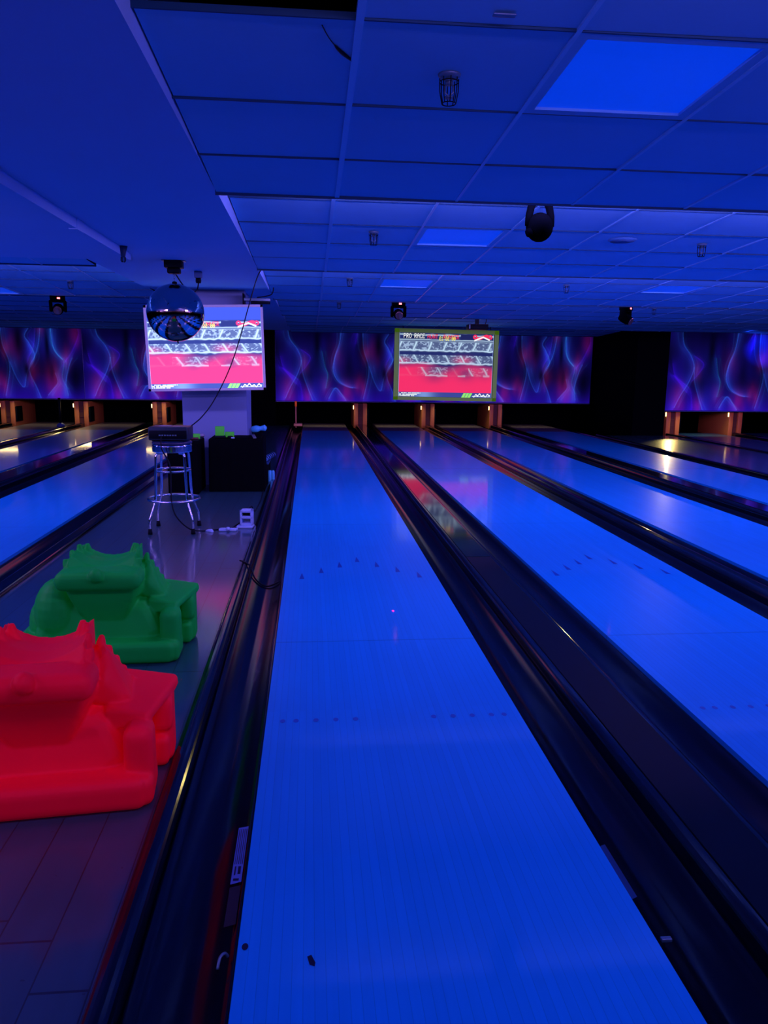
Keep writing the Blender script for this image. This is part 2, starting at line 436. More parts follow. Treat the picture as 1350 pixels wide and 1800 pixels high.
cap(8.28, 8.38, 17.4, .03, 'black kerb on the right of the dim strip before black block', .025)
gutter(8.38, 8.616, 17.4, 'black gutter left of the dark lane under the right mural')
gutter(9.67, 9.875, 17.4, 'black gutter right of the dark lane under the right mural')
cap(9.875, 10.01, 17.4, .05, 'black divider between the two dark lanes at far right', .045)
gutter(10.01, 10.214, 17.4, 'black gutter left of the lane at the far right edge')
gutter(-2.062, -1.83, Y_END, 'black gutter on the walkway side of the left lane')
cap(-1.83, -1.72, Y_END, .03, 'glossy black kerb along the left side of the walkway', .025)
gutter(-3.35, -3.116, Y_END, 'black gutter on the far side of the lane left of walkway')
cap(-3.72, -3.35, Y_END, .07, 'wide black cover between the two bright lanes on the left', .04, True)
gutter(-3.954, -3.72, Y_END, 'black gutter on the right of the second lane left of walkway')
gutter(-5.213, -5.008, Y_END, 'black gutter on the left of the second lane left of walkway')
cap(-5.347, -5.213, Y_END, .05, 'black divider in front of the mural panel seam at left', .045)
gutter(-5.552, -5.347, Y_END, 'black gutter on the right of the third lane left of walkway')
gutter(-6.84, -6.606, Y_END, 'black gutter on the left of the third lane left of walkway')
cap(-7.11, -6.84, Y_END, .05, 'wide black cover at the far left edge of the picture', .04, True)
gutter(-7.346, -7.11, Y_END, 'black gutter at the far left edge of the picture')

# ------------------------------------------------------------------ ceiling lights
for (lx, ly), lab in zip(LIGHTS, ('large square dim blue ceiling light panel nearest the camera, upper right',
        'dim blue ceiling light panel in the middle distance left of the black spotlight',
        'narrow looking dim blue ceiling light panel above the far screen',
        'dim blue ceiling light panel at far right above third lane divider',
        'dim blue ceiling light panel at the left edge of the picture')):
    t = thing('ceiling_light', (lx, ly, 0), lab, 'ceiling light', 'square blue ceiling lights')
    z0, z1 = cz(ly+.001), cz(ly+.001)-.6*.0447
    q = lambda a, b, dz: [(a, a, z0+(z1-z0)*a/.6+dz), (b, a, z0+(z1-z0)*a/.6+dz), (b, b, z0+(z1-z0)*b/.6+dz), (a, b, z0+(z1-z0)*b/.6+dz)]
    MB().add(q(.04, .56, .012), [(0, 3, 2, 1)]).build('diffuser', M_LIGHTPANEL, t)
    o_, i_ = q(.003, .597, .003), q(.04, .56, .003)
    MB().add(o_+i_+q(.04, .56, .014), [(0, 4, 5, 1), (1, 5, 6, 2), (2, 6, 7, 3), (3, 7, 4, 0)]+[(4+k, 8+k, 8+(k+1) % 4, 4+(k+1) % 4) for k in range(4)]).build('frame', M_TILE, t)

# ------------------------------------------------------------------ murals
def polyd(U, V, pts):
    d = np.full(U.shape, 9.0); s = np.zeros(U.shape); P = spline([(a, b, 0) for a, b in pts], 6); n = len(P)
    for i in range(n-1):
        a, b = P[i], P[i+1]; dx, dy = b.x-a.x, b.y-a.y; L2 = dx*dx+dy*dy+1e-9
        t = np.clip(((U-a.x)*dx+(V-a.y)*dy)/L2, 0, 1)
        ex, ey = U-a.x-t*dx, V-a.y-t*dy
        dd = np.hypot(ex, ey); side = np.sign(ex*dy-ey*dx)
        mk = dd < d; d = np.where(mk, dd, d); s = np.where(mk, side, s)
    return d, s
def value_noise(U, V, fx, fy, seed):
    r = np.random.default_rng(seed); g = r.random((40, 40))
    x, y = U*fx, V*fy; xi, yi = np.floor(x).astype(int), np.floor(y).astype(int); fx_, fy_ = x-xi, y-yi
    fx_ = fx_*fx_*(3-2*fx_); fy_ = fy_*fy_*(3-2*fy_)
    G = lambda a, b: g[a % 40, b % 40]
    return (G(xi, yi)*(1-fx_)+G(xi+1, yi)*fx_)*(1-fy_)+(G(xi, yi+1)*(1-fx_)+G(xi+1, yi+1)*fx_)*fy_
def mural_image(NU, NV):
    A = 3.97/1.8
    U, V = np.meshgrid(np.linspace(0, A, NU), np.linspace(0, 1, NV), indexing='ij')
    c1 = lambda x, y: ((x-75)/625*.745*A, 1-(y-160)/415)
    c2 = lambda x, y: (.498*A+(x-35)/460*.502*A, 1-(y-165)/350)
    img = np.zeros(U.shape+(3,))
    nz = value_noise(U, V, 5, 3, 1)*.6+value_noise(U, V, 11, 4, 2)*.4
    img += np.stack([.002+.010*nz, .001+.003*nz, .05+.24*nz**1.5], -1)
    bot = np.clip(1-V/.35, 0, 1)**1.3
    img += bot[..., None]*np.array([.022, .002, .40])
    CY, TE, VI, RD, BL = np.array([.03, .22, .85]), np.array([.0, .22, .18]), np.array([.05, .0, .46]), np.array([.40, .006, .03]), np.array([.004, .006, .95])
    S = []
    a = lambda L: [c1(x, y) for x, y in L]
    b = lambda L: [c2(x, y) for x, y in L]
    S += [(a([(140, 160), (150, 230), (190, 290), (208, 350), (190, 420), (150, 500), (125, 560)]), CY, 1), (a([(208, 350), (215, 420), (240, 500), (265, 570)]), CY, -1),
          (a([(210, 290), (255, 330), (235, 380), (205, 420)]), VI, 1), (a([(415, 160), (405, 250), (380, 330), (372, 400), (395, 460), (440, 490), (475, 500)]), CY, -1),
          (a([(315, 300), (330, 380), (345, 430), (335, 500)]), TE, 1), (a([(525, 160), (530, 280), (555, 370), (555, 440), (530, 560)]), CY, -1),
          (a([(560, 380), (590, 470), (622, 515), (640, 440), (682, 350), (660, 280), (640, 240), (660, 200)]), CY, -1), (a([(480, 190), (500, 160), (490, 250)]), VI, 1),
          (a([(110, 390), (160, 430), (200, 470), (215, 560)]), VI, 1), (a([(350, 560), (385, 500), (420, 540), (440, 570)]), CY, 1), (a([(100, 330), (120, 400), (180, 480)]), VI, -1),
          (b([(285, 165), (268, 260), (245, 320), (212, 370), (215, 410), (240, 460), (262, 515)]), CY, 1), (b([(260, 170), (240, 280), (205, 350), (225, 460)]), VI, 1),
          (b([(340, 165), (333, 250), (360, 310), (395, 350), (382, 420), (410, 470)]), TE, 1), (b([(333, 200), (345, 290), (385, 335)]), CY, -1),
          (b([(440, 330), (420, 370), (400, 440), (408, 500)]), CY, 1), (b([(395, 350), (440, 300), (480, 220), (460, 170)]), VI, 1), (b([(300, 500), (330, 470), (355, 440), (345, 400)]), CY, 1)]
    S2 = []
    for pts, c, sd in S:
        for q in range(4):
            o1, o2 = rng.uniform(-.07, .07, 2); ph = rng.uniform(0, 6)
            S2.append(([(p[0]+o1*(1-i/len(pts))+o2*i/len(pts)+.012*math.sin(i*1.7+ph), p[1]) for i, p in enumerate(pts)], c*rng.uniform(.3, 1)+BL*.15, sd))
    for pts, c, sd in S2:
        d, s = polyd(U, V, pts)
        img += (np.exp(-(d/.004)**2)*.10+np.exp(-d/.025)*np.where(s*sd > 0, .07, .015))[..., None]*c*(.2+nz)[..., None]
    for pts, c, sd in S:
        d, s = polyd(U, V, pts)
        img += (np.exp(-(d/.0055)**2)*.40)[..., None]*c*(.35+.65*nz)[..., None]
        img += (np.exp(-d/.06)*np.where(s*sd > 0, .5, .08)*(.4+.9*nz))[..., None]*(c*.20+BL*.30+VI*.15)
    for (x, y), r, k in ((c1(140, 520), .10, 1), (c1(240, 540), .07, .8), (c1(440, 540), .10, 1), (c1(525, 500), .08, .8), (c1(385, 330), .10, .5), (c1(590, 300), .09, .7), (c1(335, 500), .08, .6),
                         (c1(220, 370), .07, .6), (c2(340, 440), .13, 1.1), (c2(222, 390), .08, .9), (c2(465, 225), .08, .8), (c2(410, 330), .08, .7), (c2(45, 430), .06, .6), (c2(280, 190), .06, .6), (c2(90, 290), .07, .6)):
        e = np.hypot((U-x)*1.25, (V-y)*.62)/r
        img += (np.exp(-e**2)*k*(.3+.7*value_noise(U, V, 20, 6, 9)))[..., None]*RD*.8
    for (x, y), rx, ry in ((c1(640, 420), .05, .12), (c2(160, 250), .06, .22), (c2(450, 420), .10, .25), (c2(310, 270), .03, .2), (c1(290, 260), .05, .25)):
        e = ((U-x)/rx)**2+((V-y)/ry)**2
        img *= (1-.85*np.exp(-e))[..., None]
    img = np.clip(img, 0, 1); lum = img.max(-1, keepdims=True)
    return np.clip(img*(.45+1.0*lum), 0, 1)
def picture_mesh(name, img, w_, h_):
    NU, NV = img.shape[:2]
    x = np.linspace(0, w_, NU); z = np.linspace(0, h_, NV); X, Z = np.meshgrid(x, z, indexing='ij')
    co = np.stack([X, np.zeros_like(X), Z], -1).reshape(-1, 3)
    i, j = np.meshgrid(np.arange(NU-1), np.arange(NV-1), indexing='ij'); b0 = (i*NV+j).ravel()
    fa = np.stack([b0, b0+NV, b0+NV+1, b0+1], -1)
    me = bpy.data.meshes.new(name); me.vertices.add(len(co)); me.vertices.foreach_set('co', co.ravel())
    me.loops.add(fa.size); me.loops.foreach_set('vertex_index', fa.ravel())
    me.polygons.add(len(fa)); me.polygons.foreach_set('loop_start', np.arange(0, fa.size, 4))
    at = me.color_attributes.new('picture', 'FLOAT_COLOR', 'POINT')
    c4 = np.ones((len(co), 4)); c4[:, :3] = img.reshape(-1, 3); at.data.foreach_set('color', c4.ravel())
    me.update(); me.validate(); return me
def picture(me, mt, parent, loc, name='picture'):
    o = bpy.data.objects.new(name, me); COL.objects.link(o); o.parent = parent; o.location = loc
    if not me.materials: me.materials.append(mt)
    return o
mural = picture_mesh('mural_print', mural_image(360, 180), 3.96, 1.80)
for x, y, z, lab in ((-9.16, 19.2, .615, 'flame mural panel at the far left edge of the end wall'),
                     (-5.19, 19.2, .615, 'flame mural panel between the left panel seam and the pillar screen'),
                     (-.66, 19.2, .60, 'flame mural panel between pillar and green framed screen'),
                     (3.31, 19.2, .60, 'flame mural panel right of the green framed screen'),
                     (8.13, 16.8, .555, 'flame mural panel on the right with a bright blue light patch')):
    t = thing('mural_panel', (x, y, z), lab, 'mural panel', 'blue and purple flame murals above the pin decks')
    if z == .555: t.scale = (1, 1, .975)
    MB().box(0, 3.965, .004, .05, -.01, 1.81).build('board', M_BLKPL, t)
    picture(mural, M_MURAL, t, (.002, 0, 0), 'print')
    MB().box(0, 3.965, -.012, .004, -.022, -.008).box(-.004, .004, -.006, .004, -.01, 1.8).build('edge_trim', mat('violet_edge', (.05, .14, .6), .35), t)

# ------------------------------------------------------------------ screens
FONT = {'P': '1E11111E101010', 'R': '1E11111E141211', 'O': '0E11111111110E', 'A': '0E11111F111111', 'C': '0E11101010110E', 'E': '1F10101E10101F', '0': '0E11131519110E', '1': '040C040404040E',
        ':': '00040400040400', 'H': '1111111F111111', 'U': '1111111111110E', 'I': '0E04040404040E', 'N': '11191915131311', ' ': '00000000000000', 'L': '1010101010101F', 'S': '0F10100E01011E', 'T': '1F040404040404', 'M': '111B1515111111'}
def text_mask(U, V, s, u0, v0, wd, ht):
    cols = len(s)*6-1; X = np.floor((U-u0)/wd*cols).astype(int); Y = np.floor((v0+ht-V)/ht*7).astype(int)
    out = np.zeros(U.shape, bool); ok = (X >= 0) & (X < cols) & (Y >= 0) & (Y < 7)
    tab = np.zeros((cols, 7), bool)
    for i, ch in enumerate(s):
        hx = FONT[ch]
        for r in range(7):
            bits = int(hx[2*r:2*r+2], 16)
            for c in range(5): tab[i*6+c, r] = (bits >> (4-c)) & 1
    out[ok] = tab[X[ok], Y[ok]]; return out
def lin(r, g, b): return np.array([((c/255+.055)/1.055)**2.4 if c > 10 else c/3294.6 for c in (r, g, b)])
def game_image(NU, NV):
    U, V = np.meshgrid(np.linspace(0, 1, NU), np.linspace(0, 1, NV), indexing='ij')
    T = 1-V   # from the top
    img = np.ones(U.shape+(3,))*lin(34, 44, 104)
    wob = (value_noise(U, V, 26, 22, 3)-.5)*.016
    grain = value_noise(U, V, 75, 60, 4)*.6+value_noise(U, V, 36, 34, 8)*.4
    hi = np.clip((grain-.52)*6, 0, 1)
    line = np.zeros(U.shape); tex = np.zeros(U.shape)
    def stroke(d, wd): return np.exp(-(d/wd)**2)
    line = np.maximum(line, stroke(T-.03+wob, .011)*.8)
    line = np.maximum(line, stroke(T-.105+wob*.5, .009)*.7); line = np.maximum(line, stroke(T-.13+wob*.5, .006)*.5)
    # first course of stones leans right, second leans left, third is broken
    for (ta, tb, lean, off, pitch, k) in ((.135, .27, .035, -.01, .158, 1.0), (.34, .47, -.055, .045, .165, .9), (.53, .66, -.055, .13, .165, .6)):
        inside = (T > ta) & (T < tb)
        uu = (U-off-lean*(tb-T)/(tb-ta)+wob*.5)/pitch; fr = uu-np.floor(uu)
        frag = 1.0 if k > .8 else np.where((U > .2) & (U < .52) | (U > .74) & (U < .95), 1.0, .15)
        line = np.maximum(line, inside*stroke(np.minimum(fr, 1-fr)*pitch, .011)*k*frag)
        line = np.maximum(line, stroke(T-tb+wob*1.2, .012)*k*(frag if k > .8 else np.where((U > .28) & (U < .52), 1.0, np.where((U > .63) & (U < .71), .8, np.where((U > .9) & (U < .97), .7, .05)))))
        body = inside & (fr > .1) & (fr < .93)
        tex = np.where(body, np.maximum(tex, (.20+.75*hi)*k*frag), tex)
    img = img*(1-tex[..., None]*.6)+lin(176, 202, 232)*tex[..., None]*.8
    redz = np.clip((T-.47-.05*(value_noise(U, V, 4, 4, 6)-.5)*2)*9, 0, 1)
    hole = np.exp(-(((U-.40)/.16)**2+((T-.58)/.10)**2))+.8*np.exp(-(((U-.72)/.10)**2+((T-.62)/.11)**2))+.6*np.exp(-(((U-.92)/.08)**2+((T-.62)/.09)**2))+.35*np.exp(-(((U-.38)/.10)**2+((T-.72)/.07)**2))
    redz *= np.clip(1-hole*.85, 0, 1)
    left = np.clip(1-U/.16, 0, 1)*np.clip((T-.36)*14, 0, 1)*.55+np.exp(-(((U-.68)/.09)**2+((T-.42)/.06)**2))*.5
    redz = np.maximum(redz, left)
    img = img*(1-redz[..., None])+lin(246, 48, 104)*redz[..., None]
    img = img*(1-line[..., None])+(lin(196, 226, 250)*(1-.25*redz[..., None])+lin(255, 70, 120)*.25*redz[..., None])*line[..., None]
    # title row
    blk = (T > .012) & (T < .095)
    img[blk & (U > .645) & (U < .79)] = lin(30, 36, 92)
    img[(T > .005) & (T < .092) & (U > .04) & (U < .27)] = img[(T > .005) & (T < .092) & (U > .04) & (U < .27)]*.5
    img[text_mask(U, V, 'PRO RACE', .045, 1-.083, .22, .072)] = lin(255, 255, 255)
    img[text_mask(U, V, 'HUNT  RUNNER', .295, 1-.085, .335, .062)] = lin(250, 50, 70)
    img[text_mask(U, V, '01:00:00', .42, 1-.112, .17, .062)] = lin(255, 246, 110)
    # red emblem with white peak
    for cu in (.80, .96):
        d = np.hypot((U-cu)*1.55, T-.045); img[(d < .036) & (d > .014)] = lin(248, 48, 92)
    em = (np.abs(T-.05-.02*np.sin((U-.79)*36)) < .024) & (U > .815) & (U < .945); img[em] = lin(248, 48, 92)
    pk = np.abs(T-(.045+np.abs(U-.885)*.62)) < .012; img[pk & (U > .79) & (U < .955) & (T < .12)] = lin(250, 250, 255)
    # footer
    ft = T > .925
    g = np.exp(-((U-.27)/.10)**2)
    foot = lin(58, 72, 150)+(lin(120, 150, 215)-lin(58, 72, 150))*g[..., None]
    img[ft] = foot[ft]
    for r, (a_, e_) in enumerate(((.005, .235), (.005, .20), (.005, .175))):
        t0 = .934+r*.022; rowm = (T > t0) & (T < t0+.014) & (U > a_) & (U < e_) & (value_noise(U, V*0+r, 150, 1, 12) > .22)
        img[rowm] = lin(240, 250, 250)
    for k in range(3):
        ub = .675+k*.033; sl = U-ub-(1-T)*.35
        img[ft & (T > .932) & (sl > .0) & (sl < .028)] = lin(150, 235, 110)
    th = (U-.80)*150
    sc = np.abs(T-(.962+.014*np.sin(th)+.010*np.sin(th*.37+1))) < .010
    img[sc & (U > .80) & (U < .985)] = lin(255, 255, 255)
    img[(T > .978) & (T < .988) & (U > .79) & (U < .985) & (value_noise(U, V*0, 90, 1, 15) > .3)] = lin(215, 230, 250)
    e = np.minimum(np.minimum(U, 1-U)*1.4, 1) < .006; img[e] = lin(160, 180, 240)
    return img
g_img = game_image(420, 300)
# screen on the pillar: plain blue strip above the picture
s1 = thing('projection_screen', (-.985, 9.0, 1.615), 'white framed projection screen on the pillar behind the mirror ball, glowing pink', 'projection screen')
s1.rotation_euler = (0, math.radians(-1.35), 0)
W1, H1 = 1.31, .945
img1 = np.ones((420, 356, 3))*lin(62, 84, 226); img1[:, :300] = g_img*np.array([1.05, 1.05, 1.15])+np.array([.012, .02, .10])
picture(picture_mesh('screen_picture', img1, W1-.05, H1-.05), M_PIC1, s1, (-(W1-.05)/2, -.004, -(H1-.05)/2))
MB().box(-W1/2, W1/2, 0, .03, -H1/2, H1/2).build('backing', M_BLKPL, s1)
fr = MB()
for a in ((-W1/2, W1/2, -H1/2, -H1/2+.027), (-W1/2, W1/2, H1/2-.027, H1/2), (-W1/2, -W1/2+.027, -H1/2, H1/2), (W1/2-.027, W1/2, -H1/2, H1/2)): fr.box(a[0], a[1], -.018, .0, a[2], a[3])
fr.build('frame', M_FRAME1, s1)
MB().box(-.5, .5, .03, .40, .2, .26).build('wall_bracket', M_BLKPL, s1)
# screen hanging in front of the murals
s2 = thing('projection_screen', (2.95, 15.8, 1.488), 'green framed projection screen hanging right of centre with a brick game picture', 'projection screen')
s2.rotation_euler = (0, math.radians(.55), 0)
W2, H2 = 2.14, 1.43
picture(picture_mesh('screen_picture', g_img, W2-.2, H2-.15), M_PIC2, s2, (-(W2-.2)/2, -.004, -(H2-.15)/2-.004))
MB().box(-W2/2, W2/2, 0, .04, -H2/2, H2/2).build('backing', M_BLKPL, s2)
fr = MB()
for a in ((-W2/2, W2/2, -H2/2, -H2/2+.068), (-W2/2, W2/2, H2/2-.078, H2/2), (-W2/2, -W2/2+.09, -H2/2, H2/2), (W2/2-.085, W2/2, -H2/2, H2/2)): fr.box(a[0], a[1], -.02, .0, a[2], a[3])
fr.build('frame', M_FRAME2, s2)
for hx in (-.9, .9): MB().tube([(hx, .02, H2/2), (hx, .02, H2/2+.09)], .006).build('hanger', M_BLKPL, s2)

# ------------------------------------------------------------------ mirror ball
BX, BY, BZ, BR = -.93, 6.75, 1.852, .235
ball = thing('mirror_ball', (BX, BY, BZ), 'large mirrored disco ball hanging from the flat ceiling in front of the pillar screen', 'mirror ball')
mb = MB(); NR = 70
for i in range(NR):
    p0, p1 = PI*i/NR, PI*(i+1)/NR; n = max(6, int(2*PI*BR*math.sin((p0+p1)/2)/.0106))
    for k in range(n):
        t0, t1 = 2*PI*k/n, 2*PI*(k+1)/n
        S_ = lambda p, t: (BR*math.sin(p)*math.cos(t), BR*math.sin(p)*math.sin(t), BR*math.cos(p))
        mb.add([S_(p0, t0), S_(p1, t0), S_(p1, t1), S_(p0, t1)], [(0, 1, 2, 3)] if 0 < i < NR-1 else ([(0, 1, 2)] if i == 0 else [(0, 1, 3)]))
mb.build('mirror_tiles', M_MIRROR, ball)
MB().lathe([(.02, BR-.004), (.02, BR+.012), (.008, BR+.018)], seg=16).build('cap', M_BLKPL, ball)
ch = MB()
for k in range(3):
    c = Vector((0, 0, BR+.03+k*.021)); ax = (1, 0, 0) if k % 2 else (0, 1, 0)
    pts = [c+Vector(ax)*.006*math.cos(a*PI/5)+Vector((0, 0, 1))*.014*math.sin(a*PI/5) for a in range(10)]
    ch.tube(pts, .002, 5, closed=True)
ch.build('chain', M_STEEL, ball)
MB().tube([(.01, 0, -BR+.004), (.012, 0, -BR-.016)], .006, 8).build('bottom_stud', M_BLKPL, ball)
mot = thing('ball_motor', (BX, BY, 2.27), 'black motor housing holding the mirror ball under the ceiling', 'motor')
MB().rbox(-.072, .072, -.06, .06, -.06, -.002, .006).rbox(-.052, .052, -.045, .045, -.105, -.06, .012).build('housing', M_BLKPL, mot)
MB().rbox(-.095, .095, -.05, .05, -.006, 0, .002).build('mounting_plate', M_STEEL, mot)
MB().lathe([(.012, -.112), (.012, -.104), (.02, -.104)], seg=12).build('shaft', M_STEEL, mot)
sk = thing('ceiling_socket', (-.83, 7.45, 2.27), 'small grey power socket on the ceiling right of the ball motor', 'socket')
MB().rbox(-.033, .033, -.033, .033, -.06, 0, .006).build('box', mat('grey_plastic', (.03, .12, .25), .5), sk)
MB().lathe([(.022, -.105), (.026, -.085), (.024, -.06)], seg=16).build('plug', M_BLKPL, sk)
cable('motor_cable', [(-.83, 7.45, 2.165), (-.84, 7.4, 2.10), (-.87, 7.2, 2.05), (-.90, 7.0, 2.10), (-.925, 6.84, 2.16), (-.93, 6.79, 2.175)], .006, 'short black cable from the ceiling socket to the ball motor')

# ------------------------------------------------------------------ bracket arm by the pillar
br = thing('steel_bracket', (-.50, 9.15, 2.155), 'grey steel arm bracket sticking out beside the pillar top', 'bracket')
MB().rbox(-.075, -.06, -.02, .25, -.06, .08, .003).build('wall_plate', M_BLKPL, br)
MB().rbox(-.06, .24, -.02, .03, -.005, .03, .004).build('arm', M_STEEL, br)
MB().rbox(.02, .235, -.03, .02, -.035, -.004, .006).build('clamp', M_BLKPL, br)
cable('bracket_cable', [(-.41, 9.12, 2.19), (-.33, 9.1, 2.20), (-.25, 9.08, 2.22), (-.225, 9.07, 2.26), (-.22, 9.06, 2.30)], .006, 'thin black cable looping from the bracket arm up to the tiles')
cable('projector_cable', [(-.25, 7.4, 2.30), (-.29, 7.3, 2.20), (-.36, 7.2, 1.95), (-.44, 7.1, 1.65), (-.53, 7.0, 1.38), (-.66, 6.95, 1.12), (-.76, 6.88, .98), (-.845, 6.84, .905)], .0055, 'long black cable hanging from the ceiling edge across the pillar screen to the projector')

# ------------------------------------------------------------------ stool with projector
st = thing('bar_stool', (-1.0, 6.745, 0), 'chrome retro bar stool on the walkway carrying a projector', 'bar stool')
MB().lathe([(.150, .755), (.166, .762), (.168, .775), (.155, .787), (.06, .790)], seg=40).build('seat', M_CUSH, st)
MB().lathe([(.14, .690), (.162, .692)]+[(.168-(.004 if k % 2 else 0), .694+k*.0062) for k in range(10)]+[(.16, .757)], seg=40).build('seat_band', M_CHROME, st)
MB().ring((0, 0, .53), .147, .009).build('brace_ring', M_CHROME, st)
MB().ring((0, 0, .28), .218, .011).build('foot_ring', M_CHROME, st)
for sx in (-1, 1):
    for sy_ in (-1, 1):
        P = [(.07, .07, .683), (.105, .105, .683), (.117, .117, .665), (.12, .12, .62), (.127, .127, .40), (.132, .132, .30), (.140, .140, .25), (.168, .168, .16), (.178, .178, .12), (.18, .18, .08), (.18, .18, .02)]
        lg = MB().tube([(sx*a, sy_*b, c) for a, b, c in spline(P, 4)], .0115, 10).build('leg', M_CHROME, st)
        MB().lathe([(.019, 0), (.019, .012), (.015, .045), (.012, .048)], (sx*.18, sy_*.18, 0), 14).build('rubber_foot', M_BLKPL, lg)
pj = thing('projector', (-1.005, 6.745, .790), 'dark grey projector lying on the chrome bar stool', 'projector', rz=-.03)
MB().rbox(-.165, .165, -.13, .13, .006, .118, .012, 3).build('body', mat('projector_grey', (.008, .03, .045), .45), pj)
MB().rbox(-.10, .0, -.02, .08, .118, .121, .001).rbox(.03, .09, -.08, -.06, .118, .120, .0006).rbox(.045, .10, -.05, -.04, .118, .120, .0006).build('top_buttons', M_STEEL, pj)
MB().rbox(-.155, .155, -.134, -.130, .02, .09, .001).build('rear_panel', M_BLKPL, pj)
pp = MB()
for k in range(7): pp.box(-.075+k*.022, -.060+k*.022, -.1365, -.134, .045, .056)
pp.build('ports', M_STEEL, pj)
MB().lathe([(.032, 0), (.032, .02), (.026, .022)], seg=20, M=Matrix.Translation((.07, .13, .06)) @ Matrix.Rotation(-PI/2, 4, 'X')).build('lens', M_CHROME, pj)
for a in (-.13, .13):
    for b in (-.10, .10): MB().lathe([(.012, 0), (.012, .007)], (a, b, 0), 10).build('foot', M_BLKPL, pj)
cable('power_cable', [(-1.06, 6.60, .83), (-1.05, 6.53, .74), (-.99, 6.535, .60), (-.985, 6.53, .42), (-.985, 6.525, .30), (-.95, 6.51, .17), (-.85, 6.55, .05), (-.75, 6.66, .006), (-.64, 6.71, .006), (-.55, 6.69, .018)], .006, 'black power cable hanging down the stool to the floor strip')

# ------------------------------------------------------------------ power bits on the floor
ps = thing('power_strip', (-.54, 6.685, 0), 'small white power strip lying on the walkway boards', 'power strip', rz=-.12)
MB().hull([(-.075, -.03, 0), (.07, -.03, 0), (.085, .03, 0), (-.06, .03, 0), (-.075, -.03, .03), (.07, -.03, .03), (.085, .03, .022), (-.06, .03, .022)], .006).build('body', M_WHITEPL, ps)
MB().lathe([(.016, 0), (.018, .02), (.012, .028)], (.01, -.035, .012), 14).build('round_plug', M_WHITEPL, ps)
pl = thing('plug_shell', (-.69, 6.655, 0), 'loose white plug on the floor left of the power strip', 'plug', rz=-.5)
MB().hull([(-.045, -.012, 0), (.03, -.022, 0), (.045, .0, 0), (.02, .02, 0), (-.045, .01, 0), (-.03, -.01, .02), (.02, -.012, .028), (.02, .01, .024)], .004).build('shell', M_WHITEPL, pl)
hd = thing('power_tower', (-.385, 6.83, 0), 'white plastic power tower with two openings on the floor beside the kerb', 'power tower', rz=-.1)
tw = MB()
tw.rbox(-.055, -.038, -.045, .045, .0, .165, .005).rbox(.038, .055, -.045, .045, 0, .165, .005)
for z0, z1 in ((.02, .045), (.085, .108), (.14, .165)): tw.rbox(-.055, .055, -.045, .045, z0, z1, .005)
tw.build('frame', M_WHITEPL, hd)
MB().rbox(-.085, .06, -.06, .05, 0, .022, .006).build('base', M_WHITEPL, hd)
MB().rbox(-.03, .03, -.01, .05, .105, .143, .003).build('socket_block', M_BLKPL, hd)
cable('extension_cable', [(-.50, 6.72, .02), (-.50, 6.80, .012), (-.46, 6.86, .03), (-.43, 6.85, .05)], .006, 'short black cable between power strip and white power tower')
cable('table_cable', [(-.37, 6.90, .15), (-.355, 7.0, .16), (-.35, 7.3, .06), (-.36, 7.8, .006), (-.35, 8.3, .006), (-.36, 8.75, .006), (-.35, 9.0, .05)], .006, 'black cable running from the power tower to the black table')
cable('kerb_cable', [(-.33, 5.50, .03), (-.29, 5.42, .038), (-.245, 5.33, .03), (-.20, 5.25, -.045), (-.12, 5.18, -.075), (-.03, 5.16, -.035)], .006, 'thin black cable lying across the kerb and left gutter of the middle lane')

# ------------------------------------------------------------------ tables behind the stool
tb = thing('draped_table', (-.66, 9.12, 0), 'table under a floor length black cloth in front of the pillar', 'table')
MB().box(-.30, .30, -.26, .26, .56, .585).build('table_top', M_BLACK, tb)
clo = MB(); prof = []
NP = 120
ring = []
for k in range(NP):
    t = k/NP*4; e = int(t); f = t-e
    q = [(-.305+.61*f, -.27), (.305, -.27+.54*f), (.305-.61*f, .27), (-.305, .27-.54*f)][e]; ring.append(q)
vv = []; ff = []
for li, (z, g) in enumerate(((.60, .97), (.604, .99), (.592, 1.0), (.4, 1.01), (.2, 1.02), (.004, 1.03))):
    for k, (x, y) in enumerate(ring):
        wv = 1+.012*math.sin(k*1.1)*min(1, li/4); vv.append((x*g*wv, y*g*wv, z))
for li in range(5):
    for k in range(NP): k2 = (k+1) % NP; ff.append((li*NP+k, li*NP+k2, (li+1)*NP+k2, (li+1)*NP+k))
ff.append(tuple(range(NP)))
clo.add(vv, ff, True); clo.build('cloth', M_BLACK, tb)
tb2 = thing('draped_box', (-1.23, 8.95, 0), 'black covered box right behind the bar stool', 'box')
MB().rbox(-.17, .17, -.28, .28, 0, .59, .015).build('cover', M_BLACK, tb2)
MB().rbox(-.165, .165, -.27, .27, .59, .604, .005).build('lid', M_BLKPL, tb2)
def gbox(x, y, sx, sy_, h, lab, z=.605, rz=0):
    t = tag(MB().rbox(-sx/2, sx/2, -sy_/2, sy_/2, 0, h, .004).build('box', M_FLGREEN, None, (x, y, z)), lab, 'box'); t.rotation_euler = (0, 0, rz); return t
gbox(-.865, 9.10, .105, .09, .125, 'tall fluorescent green box on the black table', rz=.1)
gbox(-.755, 9.12, .10, .07, .06, 'low fluorescent green box beside the tall green box on the table')
gbox(-1.105, 8.90, .08, .07, .055, 'small dark green box on the black box by the projector', rz=.1)
tag(MB().rbox(-.06, .06, -.035, .035, 0, .028, .01).build('remote_control', M_BLKPL, None, (-.845, 8.96, .605)), 'black handset in front of the green boxes on the table', 'handset')
tag(MB().rbox(-.03, .03, -.02, .02, 0, .026, .008).build('cable_plug', M_BLKPL, None, (-.735, 8.98, .605)), 'little black plug at the front of the low green box', 'plug')
tag(MB().rbox(-.02, .02, -.012, .012, 0, .014, .004).build('adapter', M_WHITEPL, None, (-.70, 8.93, .605)), 'tiny white adapter at the front table edge', 'adapter')
